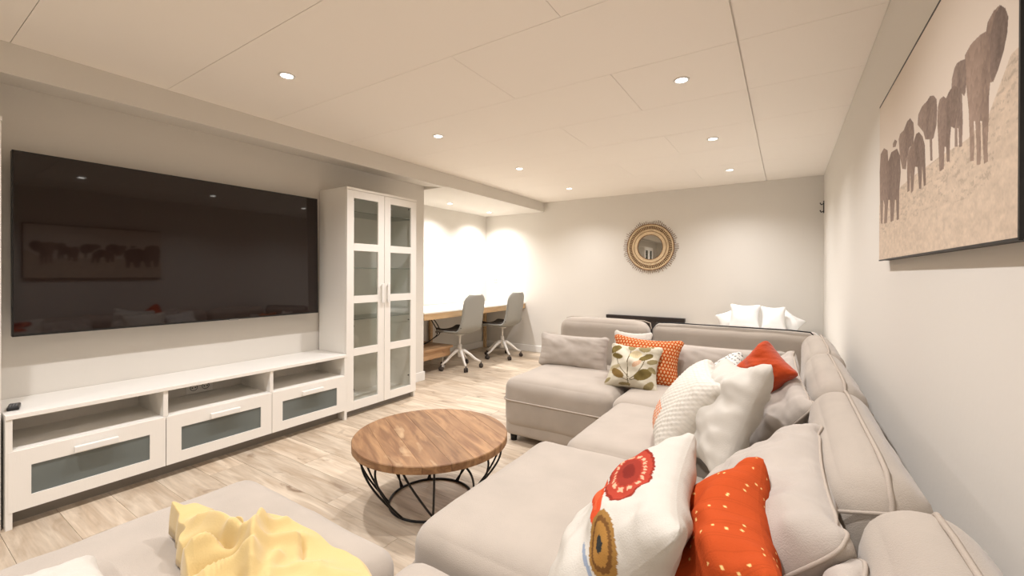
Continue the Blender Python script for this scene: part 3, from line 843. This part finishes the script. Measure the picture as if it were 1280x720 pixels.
# ================================================================== COFFEE TABLE
ct = thing('coffee_table', 'round wooden coffee table on a black wire basket base', 'table', (-1.565, 1.655, 0))
ct.rotation_euler = (0, 0, R(62))
TR, TH = .398, .352
xs = [-TR, -.275, -.165, -.04, .07, .20, .305, TR]
for q in range(len(xs)-1):
    a, b = xs[q]+(.0006 if q else 0), xs[q+1]-(.0006 if q < len(xs)-2 else 0)
    m_ = 12; rim = []
    for k in range(m_+1):
        x = a+(b-a)*k/m_; x = max(-TR+.0004, min(TR-.0004, x)); rim.append((x, math.sqrt(max(0, TR*TR-x*x))))
    loop = rim+[(x, -y) for x, y in reversed(rim)]
    bm = bmesh.new()
    lo = [bm.verts.new((x, y, TH-.036)) for x, y in loop]; mi = [bm.verts.new((x, y, TH-.004)) for x, y in loop]
    hi = [bm.verts.new((x*.992, y*.992, TH)) for x, y in loop]; n_ = len(loop)
    for k in range(n_):
        bm.faces.new((lo[k], lo[(k+1) % n_], mi[(k+1) % n_], mi[k])); bm.faces.new((mi[k], mi[(k+1) % n_], hi[(k+1) % n_], hi[k]))
    bm.faces.new(lo[::-1]); bm.faces.new(hi); bmesh.ops.recalc_face_normals(bm, faces=bm.faces[:])
    obj('tabletop_board', bm, M_TABLE, ct)
bm = bmesh.new()
for z, r, w in ((TH-.042, TR-.035, .005), (.006, .215, .006)):
    tube(bm, [(r*math.cos(2*PI*k/48), r*math.sin(2*PI*k/48), z) for k in range(48)], w, 8, closed=True)
obj('ring', bm, M_IRON, ct, True)
prof = [(TR-.035, TH-.040), (TR-.030, .27), (TR-.045, .215), (TR-.075, .155), (TR-.115, .095), (TR-.155, .045), (.215, .008)]
def cat(ps, m=5):
    out = []; P = [2*np.array(ps[0])-np.array(ps[1])]+[np.array(p, float) for p in ps]+[2*np.array(ps[-1])-np.array(ps[-2])]
    for i in range(len(ps)-1):
        p0, p1, p2, p3 = P[i:i+4]
        for j in range(m):
            t = j/m; out.append(tuple(.5*((2*p1)+(-p0+p2)*t+(2*p0-5*p1+4*p2-p3)*t*t+(-p0+3*p1-3*p2+p3)*t**3)))
    out.append(tuple(ps[-1])); return out
pr = cat(prof, 4)
bm = bmesh.new(); tube(bm, [(r, 0, z) for r, z in pr], .0052, 8)
wire = bpy.data.meshes.new('wire'); bm.to_mesh(wire); bm.free(); wire.materials.append(M_IRON)
for p in wire.polygons: p.use_smooth = True
bm = bmesh.new(); Lp = len(pr)
tube(bm, [(r*math.cos(R(26)*(k/(Lp-1))), r*math.sin(R(26)*(k/(Lp-1))), z) for k, (r, z) in enumerate(pr)], .0052, 8)
wire2 = bpy.data.meshes.new('wire'); bm.to_mesh(wire2); bm.free(); wire2.materials.append(M_IRON)
for p in wire2.polygons: p.use_smooth = True
for k in range(16):
    o = link('wire', wire if k % 2 else wire2, None, ct); o.rotation_euler = (0, 0, 2*PI*k/16+.1)

# ================================================================== DESK, TROLLEY, CHAIRS
dk = thing('desk', 'long white-topped wooden desk fitted along the alcove wall', 'desk', ((ALX-3.39)/2, 4.55, 0))
obj('desktop', local(dk, bx(ALX+.016, -3.39, PIER_Y+.003, BY-.003, .732, .75, bev=.002)), M_DESKT, dk)
obj('front_rail', local(dk, bx(-3.415, -3.392, PIER_Y+.003, BY-.003, .662, .731, bev=.002)), M_DESK, dk)
obj('cross_beam', local(dk, bx(ALX+.016, -3.416, 5.56, 5.60, .662, .731)), M_DESK, dk)
obj('cross_beam', local(dk, bx(ALX+.016, -3.416, 4.3, 4.34, .662, .731)), M_DESK, dk)
obj('leg', local(dk, bx(ALX+.02, ALX+.06, 4.3, 4.34, 0, .661)), M_DESK, dk)
obj('leg', local(dk, bx(ALX+.02, ALX+.06, 3.50, 3.54, 0, .661)), M_DESK, dk)
obj('leg', local(dk, bx(ALX+.02, ALX+.06, 5.56, 5.60, 0, .661)), M_DESK, dk)

tr = thing('desk_trolley', 'low wooden trolley on castors under the left end of the desk', 'trolley', (-3.78, 3.80, 0))
obj('top_board', local(tr, bx(-4.05, -3.50, 3.50, 4.08, .27, .30, bev=.004)), M_TROL, tr)
obj('frame', local(tr, bx(-4.03, -3.53, 3.52, 4.06, .17, .27, bev=.004)), M_TROL, tr)
for a in (-3.98, -3.60):
    for b in (3.56, 4.00):
        bm = bmesh.new(); tube(bm, [(a, b, .17), (a, b, .06)], .008, 8); tube(bm, [(a-.012, b, .028), (a+.012, b, .028)], .028, 14)
        obj('castor', local(tr, bm), M_CHAIRW, tr, True)
cb = bmesh.new()
tube(cb, cat([(-3.75, 3.60, .306), (-3.70, 3.75, .33), (-3.62, 3.86, .40), (-3.60, 3.95, .47), (-3.72, 3.98, .60), (-3.85, 3.98, .655)], 5), .006, 8)
tube(cb, cat([(-3.80, 3.62, .306), (-3.74, 3.80, .32), (-3.68, 3.90, .38), (-3.68, 3.99, .45), (-3.80, 4.02, .58), (-3.9, 4.02, .655)], 5), .006, 8)
tag(obj('power_cable', cb, M_BLACKP, None, True), 'black cables hanging between the desk and the low trolley', 'cable')

def chair(loc, rz, label):
    t = thing('desk_chair', label, 'chair', loc, rz, 'grey swivel chairs at the desk')
    # faces +Y; shell profile from front edge of the seat up the back
    prof = [(.235, .445, .19), (.20, .458, .215), (.10, .452, .232), (0, .448, .238), (-.10, .452, .236), (-.17, .475, .228), (-.215, .53, .215),
            (-.235, .60, .205), (-.25, .68, .20), (-.262, .76, .205), (-.275, .84, .20), (-.287, .90, .17), (-.292, .93, .12)]
    pp = cat(prof, 3); m = 15; bm = bmesh.new(); rows = []
    for y, z, w in pp:
        r_ = []
        for k in range(m):
            s = 2*k/(m-1)-1
            seatf = max(0, min(1, (y+.22)/.12))
            lift = .035*abs(s)**2.5*seatf*max(0, 1-max(0, y-.1)/.16)
            fwd = .045*abs(s)**2.2*(1-seatf)
            r_.append(bm.verts.new((s*w, y+fwd, z+lift)))
        rows.append(r_)
    for a, b in zip(rows, rows[1:]):
        for k in range(m-1): bm.faces.new((a[k], a[k+1], b[k+1], b[k]))
    o = obj('shell', bm, M_CHAIR, t, True)
    s = o.modifiers.new('t', 'SOLIDIFY'); s.thickness = .022; s.offset = 0
    bm = bmesh.new(); rows = []
    for y, z, w in [q for q in pp if -.19 < q[0] < .232]:
        rows.append([bm.verts.new(((2*k/(m-1)-1)*w*.94, y, z+.022+.030*abs(2*k/(m-1)-1)**2.5)) for k in range(m)])
    for a, b in zip(rows, rows[1:]):
        for k in range(m-1): bm.faces.new((a[k], a[k+1], b[k+1], b[k]))
    o = obj('seat_pad', bm, M_CHAIRD, t, True)
    s = o.modifiers.new('t', 'SOLIDIFY'); s.thickness = .016; s.offset = 0
    bm = bmesh.new(); tube(bm, [(0, 0, .14), (0, 0, .30)], .026, 14); tube(bm, [(0, 0, .29), (0, 0, .42)], .015, 12)
    lathe(bm, [(.05, .415), (.07, .43)], 14)
    obj('column', bm, M_CHAIRW, t, True)
    for k in range(5):
        a = 2*PI*k/5+.35; ca, sa = math.cos(a), math.sin(a)
        bm = bmesh.new()
        tube(bm, [(ca*r, sa*r, z) for r, z in ((.0, .225), (.06, .215), (.13, .17), (.20, .11), (.265, .075))], [.024, .022, .018, .015, .013], 10)
        lg = obj('leg', bm, M_CHAIRW, t, True)
        bm = bmesh.new(); x, y = ca*.27, sa*.27
        tube(bm, [(x-sa*.020, y+ca*.020, .027), (x-sa*.006, y+ca*.006, .027)], .027, 16)
        tube(bm, [(x+sa*.020, y-ca*.020, .027), (x+sa*.006, y-ca*.006, .027)], .027, 16)
        tube(bm, [(x, y, .027), (x, y, .075)], .007, 8)
        obj('castor', bm, M_CHAIRD, lg, True)
    return t
chair((-3.46, 4.16, 0), R(90), 'grey swivel desk chair nearer to us, left of the other one')
chair((-3.42, 5.06, 0), R(90), 'grey swivel desk chair nearest the back wall')

# ================================================================== BACK WALL THINGS
mr = thing('sunburst_mirror', 'round rattan sunburst mirror on the back wall', 'mirror', (-1.49, BY, 1.546))
def ywheel(bm, r, w, n=64, y=-.02):
    tube(bm, [(r*math.cos(2*PI*k/n), y, r*math.sin(2*PI*k/n)) for k in range(n)], w, 6, closed=True)
def disc_y(r0, r1, y0, y1, n=48):
    bm = bmesh.new(); rg = []
    for r, y in ((r0, y0), (r0, y1), (r1, y1), (r1, y0)):
        rg.append([bm.verts.new((r*math.cos(2*PI*k/n), y, r*math.sin(2*PI*k/n))) for k in range(n)])
    for i in range(4):
        a, b = rg[i], rg[(i+1) % 4]
        for k in range(n): bm.faces.new((a[k], a[(k+1) % n], b[(k+1) % n], b[k]))
    bmesh.ops.recalc_face_normals(bm, faces=bm.faces[:]); return bm
bm = bmesh.new()
vs = [bm.verts.new((.162*math.cos(2*PI*k/48), -.016, .162*math.sin(2*PI*k/48))) for k in range(48)]; bm.faces.new(vs[::-1] if False else vs)
obj('mirror_glass', bm, M_MIRROR, mr)
obj('inner_ring', disc_y(.160, .205, -.006, -.024), M_RATTAN, mr)
bm = bmesh.new()
for r, w in ((.162, .005), (.205, .004), (.240, .003), (.300, .005)): ywheel(bm, r, w, y=-.022)
obj('hoop', bm, M_RATTAND, mr, True)
bm = bmesh.new()
for k in range(72):
    a = 2*PI*k/72; tube(bm, [(.205*math.cos(a), -.018, .205*math.sin(a)), (.30*math.cos(a), -.018, .30*math.sin(a))], .0045, 5)
obj('inner_spokes', bm, M_RATTAN, mr, True)
obj('rattan_band', disc_y(.205, .236, -.010, -.020), M_RATTAN, mr)
obj('rattan_band', disc_y(.276, .300, -.010, -.020), M_RATTAN, mr)
obj('backing', disc_y(.236, .276, -.002, -.008), M_RATTAND, mr)
bm = bmesh.new(); rg = random.Random(2)
for k in range(80):
    a = 2*PI*k/80; r1 = .345+rg.uniform(-.02, .015)
    tube(bm, [(.295*math.cos(a), -.016, .295*math.sin(a)), (r1*math.cos(a+.01), -.016, r1*math.sin(a+.01))], .0030, 4)
o = obj('outer_spikes', bm, M_RATTAND, mr, True)

# dark low furniture behind the sofa
hb = thing('dark_sideboard', 'low black-brown wooden board standing against the wall behind the sofa', 'sideboard', (-1.557, BY-.1, 0))
obj('top_board', local(hb, bx(-2.062, -1.050, BY-.08, BY-.016, .60, .642, bev=.003)), M_DARKW, hb)
obj('body', local(hb, bx(-2.055, -1.057, BY-.07, BY-.016, .0, .60)), M_DARKW, hb)

# bed with white linen behind the sofa
bd = thing('bed', 'white made-up bed behind the sofa in the back right corner', 'bed', (-.13, 4.75, 0))
obj('bed_base', local(bd, bx(-.62, .30, 3.85, 5.60, .05, .36, bev=.01)), M_TRIM, bd)
obj('mattress', local(bd, soft_box(-.62, .305, 3.85, 5.60, .36, .585, .06, puff_top=.01, n=14, seed=3, wr=.006)), M_BED, bd, True)
for fx in (-.55, .24):
    for fy in (3.92, 5.5): obj('leg', local(bd, bx(fx-.025, fx+.025, fy-.025, fy+.025, 0, .05)), M_FEET, bd)
Gb = 'white pillows on the bed'
P_('bed_pillow', SQ, (-.375, 5.25, .735), (-.1, -1, .35), (0, 0, 1), M_BEDW, 'upright white pillow, left of the middle pair on the bed', 'pillow', Gb, size=(.66, .62), k=1, thick=.8)
P_('bed_pillow', SQ2, (-.11, 5.27, .725), (.1, -1, .3), (0, 0, 1), M_BEDW, 'upright white pillow, right of the middle pair on the bed', 'pillow', Gb, size=(.52, .60), k=1, thick=.8)
P_('bed_pillow', SQ2, (-.53, 5.40, .675), (-.2, -1, .35), (-.45, 0, 1), M_BEDW, 'tilted white pillow at the left of the bed pillows', 'pillow', Gb, size=(.60, .50), k=1, thick=.6)
P_('bed_pillow', SQ, (.03, 5.42, .67), (.1, -1, .3), (.5, 0, .8), M_BEDW, 'low slanting white pillow at the right of the bed pillows', 'pillow', Gb, size=(.50, .50), k=1, thick=.6)

hk = thing('wall_hook', 'small black wall hook high in the back right corner', 'hook', (RX, 5.60, 1.92))
obj('back_plate', bx(-.008, 0, -.015, .015, -.07, .06, bev=.002), M_BLACKP, hk)
bm = bmesh.new()
for zz in (.03, -.05): tube(bm, [(-.006, 0, zz), (-.025, 0, zz-.01), (-.036, 0, zz+.012)], .006, 8)
obj('prong', bm, M_BLACKP, hk, True)

# ================================================================== ELEPHANT PICTURE
PX0, PY0, PY1, PZ0, PZ1 = .31, .995, 2.194, 1.247, 1.85
pc = thing('canvas_picture', 'wide sepia canvas print of a line of elephants, on the right wall', 'picture', (RX, (PY0+PY1)/2, PZ0))
obj('stretcher', local(pc, bx(PX0+.001, RX, PY0, PY1, PZ0, PZ1)), M_FRAME, pc)
bm = bmesh.new(); e = .004
box(bm, PX0-.002, PX0+.003, PY0, PY1, PZ1-e, PZ1+.002); box(bm, PX0-.002, PX0+.003, PY0, PY1, PZ0-.002, PZ0+e*.6)
box(bm, PX0-.002, PX0+.003, PY0-.002, PY0+e, PZ0, PZ1)
obj('edge_frame', local(pc, bm), M_FRAME, pc)
HZ = [(1.0293, 1.5509), (1.1175, 1.483), (1.228, 1.4661), (1.4254, 1.4746), (1.7164, 1.4762), (2.1881, 1.4643)]
def HORIZ(y): return np.interp(y, [p[0] for p in HZ], [p[1] for p in HZ])
ELEPH = [([(1.0733, 1.6571), (1.0513, 1.6392), (1.0398, 1.6192), (1.0436, 1.5937), (1.0573, 1.5693), (1.0791, 1.5471), (1.099, 1.5343), (1.1135, 1.5379), (1.118, 1.515), (1.119, 1.4701), (1.1233, 1.4246), (1.1212, 1.3974), (1.1398, 1.3975), (1.1456, 1.4303), (1.1499, 1.4795), (1.1588, 1.4822), (1.1544, 1.4325), (1.1557, 1.3996), (1.1758, 1.4026), (1.1785, 1.4528), (1.1848, 1.4901), (1.1925, 1.4925), (1.1878, 1.441), (1.1912, 1.4146), (1.2109, 1.4176), (1.2137, 1.4622), (1.2208, 1.5232), (1.234, 1.5725), (1.2453, 1.6144), (1.2437, 1.644), (1.2109, 1.6517), (1.1633, 1.6474), (1.1334, 1.64), (1.1269, 1.6536), (1.1009, 1.6602)], (146, 126, 112)), ([(1.0703, 1.6543), (1.0513, 1.6392), (1.0398, 1.6192), (1.0436, 1.5937), (1.0573, 1.5693), (1.0791, 1.5471), (1.1054, 1.5367), (1.1137, 1.5545), (1.1126, 1.5871), (1.1196, 1.6167), (1.1069, 1.6371), (1.0914, 1.652)], (118, 102, 92)), ([(1.2698, 1.6437), (1.2393, 1.6346), (1.2345, 1.6026), (1.2381, 1.5665), (1.2465, 1.5604), (1.2596, 1.5704), (1.2542, 1.5113), (1.2577, 1.4602), (1.2755, 1.4617), (1.2808, 1.5037), (1.2878, 1.5057), (1.2847, 1.4656), (1.3036, 1.4703), (1.3046, 1.5266), (1.3196, 1.5555), (1.3302, 1.5916), (1.3259, 1.6268), (1.3091, 1.6444), (1.2927, 1.6479)], (140, 122, 110)), ([(1.3084, 1.6064), (1.2847, 1.5912), (1.2862, 1.5446), (1.2997, 1.5171), (1.3067, 1.5112), (1.3289, 1.5217), (1.3359, 1.495), (1.3375, 1.446), (1.3582, 1.449), (1.3642, 1.4857), (1.3749, 1.4884), (1.3794, 1.4383), (1.413, 1.4384), (1.4197, 1.4821), (1.4265, 1.5281), (1.4331, 1.5657), (1.4279, 1.5996), (1.4136, 1.6124), (1.3855, 1.6095), (1.3663, 1.5977), (1.3456, 1.6054), (1.3255, 1.6079)], (134, 116, 104)), ([(1.4651, 1.6395), (1.4402, 1.6217), (1.4337, 1.5926), (1.439, 1.5585), (1.4629, 1.5327), (1.4755, 1.5324), (1.4712, 1.4779), (1.4905, 1.4822), (1.4983, 1.5385), (1.5393, 1.5495), (1.5576, 1.5741), (1.5874, 1.5925), (1.6186, 1.6118), (1.6114, 1.6383), (1.5738, 1.6482), (1.524, 1.6461), (1.4973, 1.6491)], (140, 122, 110)), ([(1.6025, 1.5868), (1.5646, 1.5642), (1.5425, 1.5358), (1.5382, 1.5008), (1.5297, 1.4266), (1.5508, 1.4274), (1.5665, 1.4826), (1.5762, 1.4249), (1.5989, 1.4287), (1.6159, 1.4931), (1.6441, 1.4992), (1.6632, 1.4344), (1.6887, 1.43), (1.699, 1.4946), (1.7066, 1.4416), (1.7337, 1.4406), (1.7398, 1.5029), (1.7363, 1.5467), (1.7096, 1.5678), (1.6665, 1.573), (1.634, 1.5905)], (132, 114, 102)), ([(1.7029, 1.6564), (1.6636, 1.6305), (1.6545, 1.5962), (1.6664, 1.5708), (1.7097, 1.5711), (1.7363, 1.5467), (1.7542, 1.5148), (1.8032, 1.5274), (1.8351, 1.5696), (1.8579, 1.6349), (1.837, 1.6471), (1.7863, 1.6444), (1.739, 1.6587)], (140, 122, 110)), ([(1.9244, 1.6153), (1.879, 1.6102), (1.8352, 1.5755), (1.8234, 1.5199), (1.8428, 1.4643), (1.8457, 1.3718), (1.8783, 1.3729), (1.8912, 1.4417), (1.9083, 1.4443), (1.9296, 1.376), (1.9778, 1.3773), (1.9925, 1.4568), (2.0182, 1.4606), (2.0421, 1.3801), (2.097, 1.383), (2.085, 1.4501), (2.114, 1.4748), (2.1257, 1.3831), (2.163, 1.3925), (2.1813, 1.492), (2.1921, 1.5947), (2.1712, 1.6618), (2.1054, 1.6681), (2.0364, 1.6429), (2.0221, 1.5998), (1.9723, 1.6206)], (136, 118, 106)), ([(1.9484, 1.6313), (1.9016, 1.622), (1.8797, 1.6347), (1.9138, 1.6499), (1.9487, 1.6441)], (145, 127, 115))]

nw, nh = 760, 380
Yg = np.linspace(PY0+.003, PY1-.001, nw); Zg = np.linspace(PZ0+.003, PZ1-.003, nh)
YY, ZZ = np.meshgrid(Yg, Zg, indexing='ij')
rng = np.random.RandomState(1)
def vnoise(sy, sz, seed):
    r = np.random.RandomState(seed).rand(sy+2, sz+2)
    a = np.linspace(0, sy, nw); b = np.linspace(0, sz, nh)
    i = a.astype(int); j = b.astype(int); fa = (a-i)[:, None]; fb = (b-j)[None]
    fa = fa*fa*(3-2*fa); fb = fb*fb*(3-2*fb)
    i = i[:, None]; j = j[None]
    return (r[i, j]*(1-fa)*(1-fb)+r[i+1, j]*fa*(1-fb)+r[i, j+1]*(1-fa)*fb+r[i+1, j+1]*fa*fb)
col = np.zeros((nw, nh, 3))+srgb((222, 209, 194))
ground = (ZZ < HORIZ(YY))
g = .55*vnoise(60, 60, 2)+.3*vnoise(180, 120, 3)+.25*vnoise(300, 155, 4)
gc = srgb((212, 193, 172))*(0.78+.32*g)[..., None]
col[ground] = gc[ground]
depthf = np.clip((HORIZ(YY)-ZZ)/.12, 0, 1)
dark = ground & (vnoise(60, 110, 7)+.5*vnoise(300, 180, 8) > .98) & (depthf < 1)
col[dark] *= .82
def inpoly(P):
    m = np.zeros(YY.shape, bool); P = np.array(P); n_ = len(P)
    for i in range(n_):
        y1, z1 = P[i]; y2, z2 = P[(i+1) % n_]
        if z1 == z2: continue
        c_ = ((z1 > ZZ) != (z2 > ZZ)) & (YY < (y2-y1)*(ZZ-z1)/(z2-z1)+y1)
        m ^= c_
    return m
tex = .6*vnoise(120, 40, 11)+.5*vnoise(260, 90, 12)
for P, c in ELEPH:
    m = inpoly(P)
    ys = np.array([q[0] for q in P]); zs = np.array([q[1] for q in P])
    fy = np.clip((YY-ys.min())/(ys.max()-ys.min()), 0, 1); fz = np.clip((ZZ-zs.min())/(zs.max()-zs.min()), 0, 1)
    # shading drawn into the print: paler flank on one side, darker middle; hide folds
    sh = .84+.30*fy-.16*np.exp(-((fy-.45)/.12)**2)*(fz > .25)+.34*(tex-.55)+.05*np.sin(fz*60+tex*9)
    col[m] = (srgb(c)*1.12*sh[..., None])[m]
me = bpy.data.meshes.new('print')
V = np.stack([np.full(YY.size, -.0015), YY.ravel()-(PY0+PY1)/2, ZZ.ravel()-PZ0], -1); V[:, 0] = PX0-.0012-RX
ix = np.arange(nw*nh).reshape(nw, nh)
Fq = np.stack([ix[:-1, :-1], ix[:-1, 1:], ix[1:, 1:], ix[1:, :-1]], -1).reshape(-1, 4)
me.vertices.add(len(V)); me.vertices.foreach_set('co', V.ravel())
me.loops.add(Fq.size); me.polygons.add(len(Fq))
me.loops.foreach_set('vertex_index', Fq.ravel()); me.polygons.foreach_set('loop_start', np.arange(len(Fq))*4)
me.update(calc_edges=True)
at = me.color_attributes.new('print', 'FLOAT_COLOR', 'POINT')
at.data.foreach_set('color', np.concatenate([col.reshape(-1, 3), np.ones((nw*nh, 1))], 1).ravel())
link('print', me, M_CANVAS, pc)
